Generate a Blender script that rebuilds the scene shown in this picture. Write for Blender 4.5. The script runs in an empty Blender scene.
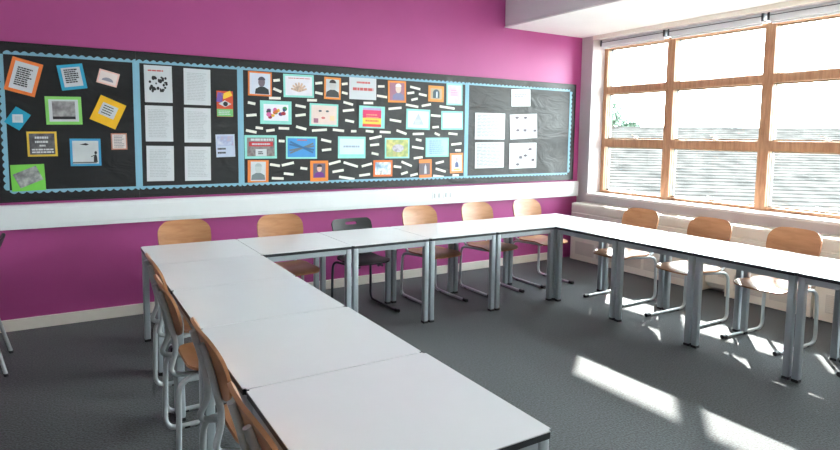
import bpy, bmesh, math, random
from mathutils import Vector, Matrix
random.seed(7)
SC = bpy.context.scene
COL = SC.collection
PI = math.pi

# ------------------------------------------------------------------ setting sizes (metres)
TS = 0.748            # side of one square table
TH = 0.76             # table height
XL, YB = 0.513, 4.984 # outer corner of the table ring
DW = 5.747            # pink wall
XR = 6.147            # window wall
XWIN = 6.38           # inner face of the window frame
ZC = 3.012            # underside of the bulkhead
ROOM_X0, ROOM_Y0, ROOM_Z = -3.2, -2.6, 3.45

# ------------------------------------------------------------------ helpers
def tag(o, label=None, cat=None, group=None, kind=None):
    if label: o['label'] = label
    if cat: o['category'] = cat
    if group: o['group'] = group
    if kind: o['kind'] = kind
    return o

def empty(name, loc, rz=0.0, label=None, cat=None, group=None):
    o = bpy.data.objects.new(name, None)
    o.empty_display_size = 0.1
    COL.objects.link(o)
    o.location = loc
    o.rotation_euler = (0, 0, rz)
    return tag(o, label, cat, group)

def copy_tree(o, parent=None):
    c = o.copy()
    COL.objects.link(c)
    if parent is not None: c.parent = parent
    for ch in list(o.children): copy_tree(ch, c)
    return c

class MB:
    """collects shapes, then becomes ONE mesh object"""
    def __init__(s): s.bm = bmesh.new(); s.smooth = False
    def box(s, x0, x1, y0, y1, z0, z1, bevel=0.0, rot=None, seg=2):
        r = bmesh.ops.create_cube(s.bm, size=1.0)
        vs = r['verts']
        M = Matrix.Translation(((x0+x1)/2, (y0+y1)/2, (z0+z1)/2)) @ Matrix.Diagonal((abs(x1-x0), abs(y1-y0), abs(z1-z0), 1))
        bmesh.ops.transform(s.bm, matrix=M, verts=vs)
        if bevel > 0:
            es = list({e for v in vs for e in v.link_edges})
            bmesh.ops.bevel(s.bm, geom=es, offset=bevel, segments=seg, affect='EDGES', profile=0.5)
        return s
    def slab(s, cx, cz, w, h, y0, y1, ang=0.0):
        """upright sheet in the x-z plane, turned by ang degrees"""
        a = math.radians(ang); ca, sa = math.cos(a), math.sin(a)
        pts = [(-w/2, -h/2), (w/2, -h/2), (w/2, h/2), (-w/2, h/2)]
        pts = [(cx + x*ca - z*sa, cz + x*sa + z*ca) for x, z in pts]
        return s.prism(pts, y0, y1)
    def prism(s, pts, y0, y1):
        """polygon in x-z extruded along y"""
        f = [s.bm.verts.new((x, y0, z)) for x, z in pts]
        b = [s.bm.verts.new((x, y1, z)) for x, z in pts]
        n = len(pts)
        s.bm.faces.new(f); s.bm.faces.new(b[::-1])
        for i in range(n):
            j = (i+1) % n
            s.bm.faces.new((f[j], f[i], b[i], b[j]))
        return s
    def prism_y(s, pts, y0, y1):  return s.prism(pts, y0, y1)
    def cyl(s, p, r, h, axis='z', seg=16, r2=None):
        m = bmesh.ops.create_cone(s.bm, cap_ends=True, segments=seg, radius1=r, radius2=r if r2 is None else r2, depth=h)
        R = Matrix.Identity(4)
        if axis == 'y': R = Matrix.Rotation(PI/2, 4, 'X')
        if axis == 'x': R = Matrix.Rotation(PI/2, 4, 'Y')
        bmesh.ops.transform(s.bm, matrix=Matrix.Translation(p) @ R, verts=m['verts'])
        return s
    def tube(s, pts, r, seg=10, fillet=0.05, nf=6, cap=True):
        P = [Vector(p) for p in pts]
        path = [P[0]]
        for i in range(1, len(P)-1):
            a, b, c = P[i-1], P[i], P[i+1]
            d1 = min(fillet, (a-b).length*0.48); d2 = min(fillet, (c-b).length*0.48)
            d = min(d1, d2)
            p0 = b + (a-b).normalized()*d; p1 = b + (c-b).normalized()*d
            for k in range(nf+1):
                t = k/nf
                path.append(p0*(1-t)**2 + b*2*t*(1-t) + p1*t**2)
        path.append(P[-1])
        rings = []; ref = None
        for i, p in enumerate(path):
            if i == 0: t = path[1]-path[0]
            elif i == len(path)-1: t = path[-1]-path[-2]
            else: t = (path[i+1]-path[i]).normalized() + (path[i]-path[i-1]).normalized()
            t.normalize()
            if ref is None:
                ref = Vector((0, 0, 1)) if abs(t.z) < 0.9 else Vector((1, 0, 0))
            n = (ref - t*ref.dot(t)).normalized(); ref = n
            bn = t.cross(n)
            rings.append([s.bm.verts.new(p + (n*math.cos(2*PI*k/seg) + bn*math.sin(2*PI*k/seg))*r) for k in range(seg)])
        for a, b in zip(rings, rings[1:]):
            for k in range(seg):
                j = (k+1) % seg
                s.bm.faces.new((a[k], a[j], b[j], b[k]))
        if cap:
            s.bm.faces.new(rings[0][::-1]); s.bm.faces.new(rings[-1])
        return s
    def sheet(s, outline, f, thick, rings=5, hole=None):
        """plate from a closed 2D outline; f(u,v) gives the 3D point; thick follows the local normal; hole: an inner outline of equal length"""
        n = len(outline)
        def P3(u, v): return Vector(f(u, v))
        def N3(u, v):
            e = 0.002
            a = P3(u+e, v)-P3(u-e, v); b = P3(u, v+e)-P3(u, v-e)
            return a.cross(b).normalized()
        cx = sum(p[0] for p in outline)/n; cy = sum(p[1] for p in outline)/n
        lay = []
        for side in (0, 1):
            L = []
            k0 = 0 if hole else 1
            for k in range(k0, rings+1):
                t = k/rings
                row = []
                for i in range(n):
                    ix, iy = hole[i] if hole else (cx, cy)
                    u = ix + (outline[i][0]-ix)*t; v = iy + (outline[i][1]-iy)*t
                    row.append(s.bm.verts.new(P3(u, v) + N3(u, v)*thick*(0.5 if side else -0.5)))
                L.append(row)
            for a, b in zip(L, L[1:]):
                for i in range(n):
                    j = (i+1) % n
                    q = (a[i], b[i], b[j], a[j])
                    s.bm.faces.new(q if side else q[::-1])
            if not hole:
                c = s.bm.verts.new(P3(cx, cy) + N3(cx, cy)*thick*(0.5 if side else -0.5))
                for i in range(n):
                    j = (i+1) % n
                    q = (c, L[0][i], L[0][j])
                    s.bm.faces.new(q if side else q[::-1])
            lay.append(L)
        for idx in ((-1,) if not hole else (-1, 0)):
            a, b = lay[0][idx], lay[1][idx]
            for i in range(n):
                j = (i+1) % n
                s.bm.faces.new((a[i], a[j], b[j], b[i]))
        return s
    def build(s, name, mat, parent=None, smooth=False, loc=None):
        bmesh.ops.recalc_face_normals(s.bm, faces=s.bm.faces[:])
        me = bpy.data.meshes.new(name)
        s.bm.to_mesh(me); s.bm.free()
        if mat is not None: me.materials.append(mat)
        if smooth:
            for p in me.polygons: p.use_smooth = True
            try: me.set_sharp_from_angle(angle=math.radians(40))
            except Exception: pass
        o = bpy.data.objects.new(name, me)
        COL.objects.link(o)
        if parent is not None: o.parent = parent
        if loc is not None: o.location = loc
        return o

def rrect(w, h, r, n=8, r2=None):
    """rounded rectangle outline centred on 0; r for the top corners, r2 for the bottom ones"""
    r2 = r if r2 is None else r2
    out = []
    for cx, cy, rr, a0 in ((w/2-r, h/2-r, r, 0), (-w/2+r, h/2-r, r, 90), (-w/2+r2, -h/2+r2, r2, 180), (w/2-r2, -h/2+r2, r2, 270)):
        for k in range(n+1):
            a = math.radians(a0 + 90*k/n)
            out.append((cx + rr*math.cos(a), cy + rr*math.sin(a)))
    # extra points along the straight runs
    res = []
    for i, p in enumerate(out):
        q = out[(i+1) % len(out)]
        res.append(p)
        d = math.hypot(q[0]-p[0], q[1]-p[1])
        m = int(d/0.05)
        for k in range(1, m+1):
            res.append((p[0]+(q[0]-p[0])*k/(m+1), p[1]+(q[1]-p[1])*k/(m+1)))
    return res

def ell(cx, cz, rx, rz, n=18, a0=0, a1=360):
    full = (a1-a0) >= 360
    m = n if full else n+1
    return [(cx+rx*math.cos(math.radians(a0+(a1-a0)*k/n)), cz+rz*math.sin(math.radians(a0+(a1-a0)*k/n))) for k in range(m)]

# ------------------------------------------------------------------ materials
def srgb(*c):
    return tuple(((x/255)/12.92 if x/255 <= 0.04045 else ((x/255+0.055)/1.055)**2.4) for x in c)
MATS = {}
def mat(name, col, rough=0.5, metal=0.0, var=0.06, scale=8.0, bump=0.0, bscale=60.0, spec=0.5, stretch=None, coat=0.0):
    """principled surface with a small procedural colour variation and optional bump"""
    if name in MATS: return MATS[name]
    m = bpy.data.materials.new(name); m.use_nodes = True
    nt = m.node_tree; nd = nt.nodes; lk = nt.links
    b = nd['Principled BSDF']
    b.inputs['Roughness'].default_value = rough
    b.inputs['Metallic'].default_value = metal
    b.inputs['Specular IOR Level'].default_value = spec
    b.inputs['Coat Weight'].default_value = coat
    tc = nd.new('ShaderNodeTexCoord'); mp = nd.new('ShaderNodeMapping')
    lk.new(tc.outputs['Object'], mp.inputs['Vector'])
    if stretch: mp.inputs['Scale'].default_value = stretch
    n = nd.new('ShaderNodeTexNoise'); n.inputs['Scale'].default_value = scale; n.inputs['Detail'].default_value = 4
    lk.new(mp.outputs['Vector'], n.inputs['Vector'])
    r = nd.new('ShaderNodeValToRGB')
    lo = tuple(max(0, c*(1-var)) for c in col); hi = tuple(min(1, c*(1+var)) for c in col)
    r.color_ramp.elements[0].color = (*lo, 1); r.color_ramp.elements[1].color = (*hi, 1)
    r.color_ramp.elements[0].position = 0.3; r.color_ramp.elements[1].position = 0.7
    lk.new(n.outputs['Fac'], r.inputs['Fac']); lk.new(r.outputs['Color'], b.inputs['Base Color'])
    if bump > 0:
        n2 = nd.new('ShaderNodeTexNoise'); n2.inputs['Scale'].default_value = bscale; n2.inputs['Detail'].default_value = 3
        lk.new(mp.outputs['Vector'], n2.inputs['Vector'])
        bp = nd.new('ShaderNodeBump'); bp.inputs['Strength'].default_value = bump; bp.inputs['Distance'].default_value = 0.01
        lk.new(n2.outputs['Fac'], bp.inputs['Height']); lk.new(bp.outputs['Normal'], b.inputs['Normal'])
    MATS[name] = m
    return m

def wood_mat(name, c1, c2, axis_scale, rough=0.4, scale=6.0):
    if name in MATS: return MATS[name]
    m = bpy.data.materials.new(name); m.use_nodes = True
    nt = m.node_tree; nd = nt.nodes; lk = nt.links; b = nd['Principled BSDF']
    b.inputs['Roughness'].default_value = rough
    tc = nd.new('ShaderNodeTexCoord'); mp = nd.new('ShaderNodeMapping'); mp.inputs['Scale'].default_value = axis_scale
    lk.new(tc.outputs['Object'], mp.inputs['Vector'])
    n = nd.new('ShaderNodeTexNoise'); n.inputs['Scale'].default_value = scale; n.inputs['Detail'].default_value = 6; n.inputs['Distortion'].default_value = 0.6
    lk.new(mp.outputs['Vector'], n.inputs['Vector'])
    r = nd.new('ShaderNodeValToRGB')
    r.color_ramp.elements[0].color = (*c1, 1); r.color_ramp.elements[1].color = (*c2, 1)
    r.color_ramp.elements[0].position = 0.32; r.color_ramp.elements[1].position = 0.68
    lk.new(n.outputs['Fac'], r.inputs['Fac']); lk.new(r.outputs['Color'], b.inputs['Base Color'])
    MATS[name] = m
    return m

def picture_mat(name, cols, scale=9.0, detail=3.0, rough=0.5):
    """printed picture: a procedural patchwork of the given colours"""
    if name in MATS: return MATS[name]
    m = bpy.data.materials.new(name); m.use_nodes = True
    nt = m.node_tree; nd = nt.nodes; lk = nt.links; b = nd['Principled BSDF']
    b.inputs['Roughness'].default_value = rough
    tc = nd.new('ShaderNodeTexCoord')
    n = nd.new('ShaderNodeTexNoise'); n.inputs['Scale'].default_value = scale; n.inputs['Detail'].default_value = detail
    lk.new(tc.outputs['Object'], n.inputs['Vector'])
    r = nd.new('ShaderNodeValToRGB'); cr = r.color_ramp
    k = len(cols)
    while len(cr.elements) < k: cr.elements.new(0.5)
    for i, c in enumerate(cols):
        cr.elements[i].position = 0.28 + 0.44*i/max(1, k-1)
        cr.elements[i].color = (*srgb(*c), 1)
    lk.new(n.outputs['Fac'], r.inputs['Fac']); lk.new(r.outputs['Color'], b.inputs['Base Color'])
    MATS[name] = m
    return m

def card(r, g, b): return mat('card_%d_%d_%d' % (r, g, b), srgb(r, g, b), rough=0.6, var=0.04, scale=14)

M_PINK = mat('magenta_wall_paint', srgb(180, 76, 142), rough=0.5, var=0.03, scale=3, bump=0.05, bscale=180)
M_WHITE = mat('white_wall_paint', srgb(232, 228, 226), rough=0.6, var=0.02, scale=3, bump=0.04, bscale=150)
M_GREYW = mat('pale_grey_wall_paint', srgb(205, 198, 200), rough=0.6, var=0.02, scale=3, bump=0.04, bscale=150)
M_GREYB = mat('grey_bulkhead_paint', srgb(222, 220, 222), rough=0.6, var=0.02, scale=3)
M_CEIL = mat('ceiling_paint', srgb(246, 246, 244), rough=0.7, var=0.02, scale=2)
M_SKIRT = mat('skirting_gloss_paint', srgb(244, 238, 226), rough=0.4, var=0.02)
M_TRUNK = mat('white_trunking_plastic', srgb(232, 236, 238), rough=0.35, var=0.015)
M_HEAT = mat('heater_enamel', srgb(226, 220, 208), rough=0.4, var=0.02)
M_HEATD = mat('heater_grille_metal', srgb(206, 199, 189), rough=0.5, var=0.03)
M_TOP = mat('white_laminate', srgb(232, 235, 238), rough=0.22, var=0.012, scale=5)
M_EDGE = mat('black_edge_band', srgb(34, 38, 42), rough=0.4)
M_STEEL = mat('grey_powder_coated_steel', srgb(172, 181, 186), rough=0.35, metal=0.2, var=0.03)
M_CHROME = mat('silver_painted_tube', srgb(186, 192, 194), rough=0.28, metal=0.25, var=0.03)
M_BLACKP = mat('black_plastic', srgb(26, 27, 30), rough=0.42, var=0.1)
M_DARKTUBE = mat('dark_grey_tube', srgb(70, 74, 80), rough=0.35, metal=0.5)
M_PLY = wood_mat('beech_plywood', srgb(170, 117, 79), srgb(190, 137, 97), (1, 1, 5), rough=0.35, scale=5)
M_PLYEDGE = wood_mat('plywood_edge', srgb(150, 98, 60), srgb(190, 136, 90), (2, 2, 60), rough=0.5, scale=5)
M_OAK = wood_mat('oiled_window_timber', srgb(172, 124, 90), srgb(202, 156, 120), (8, 8, 1), rough=0.45, scale=4)
M_CREAM = mat('cream_window_paint', srgb(168, 146, 116), rough=0.45, var=0.02)
M_ALU = mat('pale_grey_window_metal', srgb(104, 110, 114), rough=0.4, metal=0.2)
M_BORDER = mat('pale_blue_border_card', srgb(134, 184, 206), rough=0.55, var=0.03)
M_STRIPP = mat('white_strip_paper', srgb(236, 234, 224), rough=0.6, var=0.02)
M_PAPER = mat('white_printed_paper', srgb(212, 216, 220), rough=0.55, var=0.02)
M_INK = mat('grey_print_ink', srgb(120, 124, 130), rough=0.6)
M_DINK = mat('black_print_ink', srgb(40, 40, 44), rough=0.6)
M_RINK = mat('red_print_ink', srgb(206, 96, 96), rough=0.6)

def carpet():
    m = bpy.data.materials.new('charcoal_carpet'); m.use_nodes = True
    nt = m.node_tree; nd = nt.nodes; lk = nt.links; b = nd['Principled BSDF']
    b.inputs['Roughness'].default_value = 0.75; b.inputs['Specular IOR Level'].default_value = 0.4
    b.inputs['Sheen Weight'].default_value = 0.2
    tc = nd.new('ShaderNodeTexCoord')
    n = nd.new('ShaderNodeTexNoise'); n.inputs['Scale'].default_value = 85; n.inputs['Detail'].default_value = 3
    n2 = nd.new('ShaderNodeTexNoise'); n2.inputs['Scale'].default_value = 1.3; n2.inputs['Detail'].default_value = 2
    lk.new(tc.outputs['Object'], n.inputs['Vector']); lk.new(tc.outputs['Object'], n2.inputs['Vector'])
    r = nd.new('ShaderNodeValToRGB')
    r.color_ramp.elements[0].color = (*srgb(7, 9, 10), 1); r.color_ramp.elements[1].color = (*srgb(64, 73, 77), 1)
    r.color_ramp.elements[0].position = 0.36; r.color_ramp.elements[1].position = 0.66
    lk.new(n.outputs['Fac'], r.inputs['Fac'])
    mx = nd.new('ShaderNodeMixRGB'); mx.blend_type = 'MULTIPLY'; mx.inputs['Fac'].default_value = 0.12
    lk.new(r.outputs['Color'], mx.inputs['Color1']); lk.new(n2.outputs['Fac'], mx.inputs['Color2'])
    lk.new(mx.outputs['Color'], b.inputs['Base Color'])
    bp = nd.new('ShaderNodeBump'); bp.inputs['Strength'].default_value = 0.6; bp.inputs['Distance'].default_value = 0.006
    lk.new(n.outputs['Fac'], bp.inputs['Height']); lk.new(bp.outputs['Normal'], b.inputs['Normal'])
    return m
M_CARPET = carpet()

def backing_paper():
    m = bpy.data.materials.new('black_backing_paper'); m.use_nodes = True
    nt = m.node_tree; nd = nt.nodes; lk = nt.links; b = nd['Principled BSDF']
    b.inputs['Base Color'].default_value = (*srgb(27, 28, 30), 1)
    b.inputs['Roughness'].default_value = 0.47; b.inputs['Specular IOR Level'].default_value = 0.5
    tc = nd.new('ShaderNodeTexCoord'); mp = nd.new('ShaderNodeMapping'); mp.inputs['Scale'].default_value = (1, 1, 2.2); mp.inputs['Rotation'].default_value = (0, 0.5, 0)
    lk.new(tc.outputs['Object'], mp.inputs['Vector'])
    n = nd.new('ShaderNodeTexNoise'); n.inputs['Scale'].default_value = 2.6; n.inputs['Detail'].default_value = 3; n.inputs['Distortion'].default_value = 1.2
    lk.new(mp.outputs['Vector'], n.inputs['Vector'])
    bp = nd.new('ShaderNodeBump'); bp.inputs['Strength'].default_value = 0.35; bp.inputs['Distance'].default_value = 0.05
    lk.new(n.outputs['Fac'], bp.inputs['Height']); lk.new(bp.outputs['Normal'], b.inputs['Normal'])
    return m
M_BACK = backing_paper()

def glass():
    m = bpy.data.materials.new('clear_window_glass'); m.use_nodes = True
    nt = m.node_tree; nd = nt.nodes; lk = nt.links
    nd.remove(nd['Principled BSDF'])
    t = nd.new('ShaderNodeBsdfTransparent'); t.inputs['Color'].default_value = (0.96, 0.98, 0.98, 1)
    g = nd.new('ShaderNodeBsdfGlossy'); g.inputs['Roughness'].default_value = 0.02
    f = nd.new('ShaderNodeFresnel'); f.inputs['IOR'].default_value = 1.25
    mx = nd.new('ShaderNodeMixShader')
    lk.new(f.outputs['Fac'], mx.inputs['Fac']); lk.new(t.outputs['BSDF'], mx.inputs[1]); lk.new(g.outputs['BSDF'], mx.inputs[2])
    lk.new(mx.outputs['Shader'], nd['Material Output'].inputs['Surface'])
    return m
M_GLASS = glass()

# ------------------------------------------------------------------ the room
def struct(name, mb, m, parent=None, label=None):
    o = mb.build(name, m, parent)
    if parent is None: o['kind'] = 'structure'
    if label: o['label'] = label
    return o

WIN_Y1, WIN_Y0 = 5.555, -1.18     # window opening along the window wall
WIN_Z0, WIN_Z1 = 0.905, 2.95
XO = 6.50                          # outer face of the window wall

struct('floor', MB().box(ROOM_X0, XR, ROOM_Y0, DW, -0.12, 0), M_CARPET)
struct('ceiling', MB().box(ROOM_X0, XR, ROOM_Y0, DW, ROOM_Z, ROOM_Z+0.15), M_CEIL)
struct('wall_back', MB().box(ROOM_X0, XR+0.02, DW, DW+0.2, -0.12, ROOM_Z+0.15), M_PINK, label='magenta painted wall behind the display boards')
struct('wall_left', MB().box(ROOM_X0-0.2, ROOM_X0, ROOM_Y0-0.2, DW+0.2, -0.12, ROOM_Z+0.15), M_GREYW)
struct('wall_front', MB().box(ROOM_X0, XR, ROOM_Y0-0.2, ROOM_Y0, -0.12, ROOM_Z+0.15), M_GREYW)
w = MB()
w.box(XR, XO, ROOM_Y0-0.2, DW+0.2, -0.12, WIN_Z0-0.03)
w.box(XR, XO, ROOM_Y0-0.2, DW+0.2, WIN_Z1, ROOM_Z+0.15)
w.box(XR, XO, WIN_Y1, DW+0.2, WIN_Z0-0.03, WIN_Z1)
w.box(XR, XO, ROOM_Y0-0.2, WIN_Y0, WIN_Z0-0.03, WIN_Z1)
struct('wall_right', w, M_GREYW, label='pale grey wall around the windows')
struct('trim_sill', MB().box(XR-0.03, XO, WIN_Y0, WIN_Y1, WIN_Z0-0.03, WIN_Z0, 0.004), M_WHITE, label='white window sill board')
b = MB().prism([(4.79, 3.04), (4.80, ZC), (XR, ZC), (XR, ROOM_Z), (4.79, ROOM_Z)], ROOM_Y0, DW)
struct('trim_bulkhead', b, M_GREYB, label='grey boxed bulkhead over the window side')
struct('trim_bulkhead_soffit', MB().box(4.782, XR, ROOM_Y0, DW, ZC-0.014, ZC), M_CEIL, label='white soffit board under the bulkhead')
struct('baseboard_back', MB().box(ROOM_X0, 5.90, DW-0.018, DW, 0, 0.099, 0.004), M_SKIRT)
struct('baseboard_left', MB().box(ROOM_X0, ROOM_X0+0.018, ROOM_Y0, DW-0.018, 0, 0.099, 0.004), M_SKIRT)
struct('trim_window_head', MB().box(XR-0.012, XR, WIN_Y0-0.05, WIN_Y1+0.0, WIN_Z1-0.005, ZC-0.014, 0.003), M_SKIRT, label='cream head trim above the windows')

# windows: one timber window per column
MULL = [5.555, 4.548, 3.40, 2.255, 1.11, -0.035, -1.18]
for i in range(6):
    y1, y0 = MULL[i], MULL[i+1]
    root = empty('window_%d' % (i+1), (XWIN, (y0+y1)/2, WIN_Z0))
    root['kind'] = 'structure'
    root['label'] = ['timber window column nearest the magenta wall', 'timber window column second from the magenta wall',
                     'timber window column third from the magenta wall', 'timber window column fourth from the magenta wall',
                     'timber window column fifth from the magenta wall', 'timber window column farthest from the magenta wall'][i]
    h = (y1-y0)/2; zt = 2.87-WIN_Z0
    fw = 0.055
    fr = MB()
    fr.box(0, 0.032, h-fw, h, 0, zt, 0.003); fr.box(0, 0.032, -h, -h+fw, 0, zt, 0.003)
    fr.box(0, 0.075, -h+fw, h-fw, 0, 0.035, 0.003); fr.box(0, 0.075, -h+fw, h-fw, zt-0.03, zt, 0.003)
    fr.build('window_frame', M_OAK, root)
    for z0, z1 in ((1.535, 1.64), (2.245, 2.335)):
        MB().box(-0.004, 0.075, -h+fw, h-fw, z0-WIN_Z0, z1-WIN_Z0, 0.004).build('transom', M_OAK, root)
    cap = MB()
    for a, c in ((h-fw-0.004, h), (-h, -h+fw+0.004)): cap.box(0.032, 0.072, a, c, 0.0, zt)
    for a, c in ((h-fw-0.008, h), (-h, -h+fw+0.008)): MB().box(0.0722, 0.115, a, c, 0.0, zt).build('outer_frame', M_ALU, root)
    for z0, z1 in ((0.03, 0.05), (0.615, 0.75), (1.325, 1.445), (zt-0.04, zt)): cap.box(0.075, 0.115, -h+fw+0.009, h-fw-0.009, z0, z1)
    tag(cap.build('metal_cladding', M_CREAM, root), 'cream painted cladding')
    for z0, z1 in ((0.04, 0.625), (0.74, 1.335), (1.435, zt-0.03)):
        MB().box(0.088, 0.094, -h+fw, h-fw, z0, z1).build('pane', M_GLASS, root)
    for z in (0.05, 0.75):
        hd = MB().box(0.055, 0.085, -0.03, 0.03, z-0.012, z+0.006, 0.003)
        hd.tube([(0.07, 0.0, z), (0.055, 0.012, z+0.03), (0.045, 0.05, z+0.04)], 0.006, seg=8, fillet=0.01)
        hd.build('window_handle', M_TRUNK, root, smooth=True)
# roller blind cassettes tucked under the head, one per window
words = ['nearest the magenta wall', 'second from the magenta wall', 'third from the magenta wall', 'fourth from the magenta wall', 'fifth from the magenta wall', 'farthest from the magenta wall']
for i in range(6):
    y1, y0 = MULL[i], MULL[i+1]
    r = empty('roller_blind', (6.30, (y0+y1)/2, 2.945), 0, 'rolled up pale grey blind cassette above the window '+words[i], 'blind', 'roller blinds above the windows')
    h = (y1-y0)/2
    MB().box(-0.035, 0.045, -h+0.03, h-0.03, -0.09, 0.004, 0.008).build('cassette', M_TRUNK, r)
    MB().box(-0.039, -0.0352, -h+0.032, h-0.032, -0.03, -0.022).build('cover_strip', M_ALU, r)
    MB().cyl((0.005, 0, -0.1), 0.010, 2*h-0.1, axis='y', seg=12).build('bottom_bar', M_TRUNK, r, smooth=True)
    for s in (-1, 1):
        MB().box(-0.04, 0.05, s*(h-0.03)-0.012, s*(h-0.03)+0.012, -0.075, 0.005, 0.004).build('end_bracket', M_DARKTUBE, r)

# dado trunking along the magenta wall
t = empty('dado_trunking', (0, DW-0.003, 0.955), 0, 'white plastic dado trunking running along the magenta wall', 'trunking')
for x0, x1 in ((ROOM_X0, 2.126), (2.128, 6.10)):
    MB().prism([(x0, -0.10), (x1, -0.10), (x1, 0.099), (x0, 0.099)], -0.06, 0).build('trunking_length', M_TRUNK, t)
lid = MB(); lid.box(ROOM_X0, 6.10, -0.066, -0.06, -0.07, 0.068, 0.003); lid.build('trunking_lid', M_TRUNK, t)
MB().box(6.10, 6.108, -0.062, 0, -0.102, 0.101, 0.002).build('end_cap', M_TRUNK, t)
for x, lab in ((3.77, 'pale double socket in the trunking, left of the pair'), (3.93, 'pale double socket in the trunking, right of the pair')):
    so = empty('wall_socket', (x, DW-0.066, 0.965), 0, lab, 'socket', 'sockets in the trunking')
    MB().box(-0.066, 0.066, -0.007, 0, -0.042, 0.042, 0.003).build('face_plate', M_TRUNK, so)
    g = M_INK
    for s in (-1, 1):
        MB().box(s*0.032-0.010, s*0.032+0.010, -0.012, -0.006, -0.03, 0.022, 0.002).build('socket_outlet', card(196, 200, 204), so)

# heaters along the window wall
def heater(y0, y1, label):
    r = empty('wall_heater', (XR, (y0+y1)/2, 0), 0, label, 'heater', 'casings of the heaters under the windows')
    h = (y1-y0)/2-0.004; d = 0.245
    # body section in x-z, with rounded front top edge and horizontal ribs
    sec = [(0, 0.02), (-d, 0.02), (-d, 0.30)]
    for z in (0.36, 0.46, 0.56, 0.66):
        sec += [(-d, z-0.012), (-d+0.012, z-0.006), (-d+0.012, z+0.006), (-d, z+0.012)]
    sec += [(-d, 0.735)] + [(-d+0.045-0.045*math.cos(math.radians(a)), 0.735+0.045*math.sin(math.radians(a))) for a in (22, 45, 67, 90)] + [(0, 0.78)]
    MB().prism(sec, -h, h).build('casing', M_HEAT, r)
    n = max(2, int(round(2*h/0.42)))
    for k in range(n):
        a = -h+0.05+(2*h-0.1)*k/n; c = a+(2*h-0.1)/n-0.04
        g = MB().box(-d-0.004, -d+0.002, a, c, 0.10, 0.27, 0.002)
        for q in range(9):
            z = 0.115+q*0.0172
            g.box(-d-0.008, -d-0.003, a+0.012, c-0.012, z, z+0.006)
        g.build('grille', M_HEATD, r)
    tp = MB()
    for q in range(6): tp.box(-0.19+q*0.026, -0.178+q*0.026, -h+0.06, h-0.06, 0.779, 0.784)
    tp.build('top_vent', M_HEATD, r)
    MB().box(-d+0.004, 0, h, h+0.004, 0.02, 0.775).build('end_panel', M_HEAT, r)
heater(3.70, 5.60, 'long cream heater casing below the window, meeting the magenta wall')
heater(2.62, 3.44, 'short cream heater casing behind the middle window chairs')
heater(0.2, 2.60, 'long cream heater casing on the right below the third window')
v = empty('pipe_cover', (XR, 3.57, 0), 0, 'cream pipe cover box between the first two heater casings', 'pipe cover')
MB().prism([(0, 0.06), (-0.13, 0.06), (-0.19, 0.12), (-0.19, 0.70), (-0.15, 0.74), (0, 0.74)], -0.122, 0.122).build('box', M_HEAT, v)
MB().cyl((-0.2, 0.02, 0.32), 0.025, 0.05, axis='x').build('valve_knob', M_TRUNK, v, smooth=True)
MB().box(-0.198, -0.188, -0.09, -0.02, 0.20, 0.30, 0.003).build('access_plate', M_HEATD, v)
# ------------------------------------------------------------------ tables
def make_table(x, y):
    r = empty('square_table', (x, y, 0))
    h = TS/2 - 0.0028
    top = MB().box(-h, h, -h, h, TH-0.004, TH, 0.0)
    bmesh.ops.bevel(top.bm, geom=[e for e in top.bm.edges if abs(e.verts[0].co.z-e.verts[1].co.z) > 0.001], offset=0.012, segments=3, affect='EDGES')
    tp = top.build('tabletop', M_TOP, r)
    core = MB().box(-h, h, -h, h, TH-0.025, TH-0.004)
    bmesh.ops.bevel(core.bm, geom=[e for e in core.bm.edges if abs(e.verts[0].co.z-e.verts[1].co.z) > 0.001], offset=0.012, segments=3, affect='EDGES')
    tag(core.build('edge_band', M_EDGE, tp), 'black edge band')
    q = h-0.006; L = 0.046
    a = MB()
    for s in (-1, 1):
        a.box(-q+L, q-L, s*(q-0.014)-0.011, s*(q-0.014)+0.011, TH-0.067, TH-0.025, 0.003)
        a.box(s*(q-0.014)-0.011, s*(q-0.014)+0.011, -q+L, q-L, TH-0.067, TH-0.025, 0.003)
    a.build('frame_rail', M_STEEL, r)
    for sx in (-1, 1):
        for sy in (-1, 1):
            cx, cy = sx*(q-L/2), sy*(q-L/2)
            lg = MB().box(cx-L/2, cx+L/2, cy-L/2, cy+L/2, 0.018, TH-0.025, 0.009, seg=3).build('leg', M_STEEL, r, smooth=True)
            MB().box(cx-L/2-0.001, cx+L/2+0.001, cy-L/2-0.001, cy+L/2+0.001, 0.0, 0.02, 0.004).build('foot_cap', M_BLACKP, lg)
    return r
proto_table = make_table(0, 0)
GT = 'square white tables of the ring'
def tcenter(i, j): return (XL + TS*(i+0.5), YB - TS*(j+0.5))
cells = []
cells.append(((0, 0), 'square white table at the far left corner of the ring'))
cells += [((0, 1), 'square white table of the left run, next to the far left corner table'),
          ((0, 2), 'square white table in the middle of the left run'),
          ((0, 3), 'square white table of the left run, second nearest the camera'),
          ((0, 4), 'square white table nearest the camera, at the end of the left run')]
cells += [((1, 0), 'square white table beside the far left corner, in front of a wooden chair'),
          ((2, 0), 'square white table in front of the black plastic chair'),
          ((3, 0), 'square white table in the back run, third right of the corner table'),
          ((4, 0), 'square white table in the back run, last before the right corner table'),
          ((5, 0), 'square white table at the right corner where two runs meet')]
cells += [((5, 1), 'square white table of the window run, next to the right corner table'),
          ((5, 2), 'square white table in the middle of the window run'),
          ((5, 3), 'square white table of the window run at the right picture edge'),
          ((5, 4), 'square white table of the window run partly past the right edge')]
for n, ((i, j), lab) in enumerate(cells):
    t = proto_table if n == 0 else copy_tree(proto_table)
    x, y = tcenter(i, j)
    if i == 0: x += (0, 0, 0, 0.006, 0.013)[j]
    t.location = (x, y, 0)
    tag(t, lab, 'table', GT)

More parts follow.
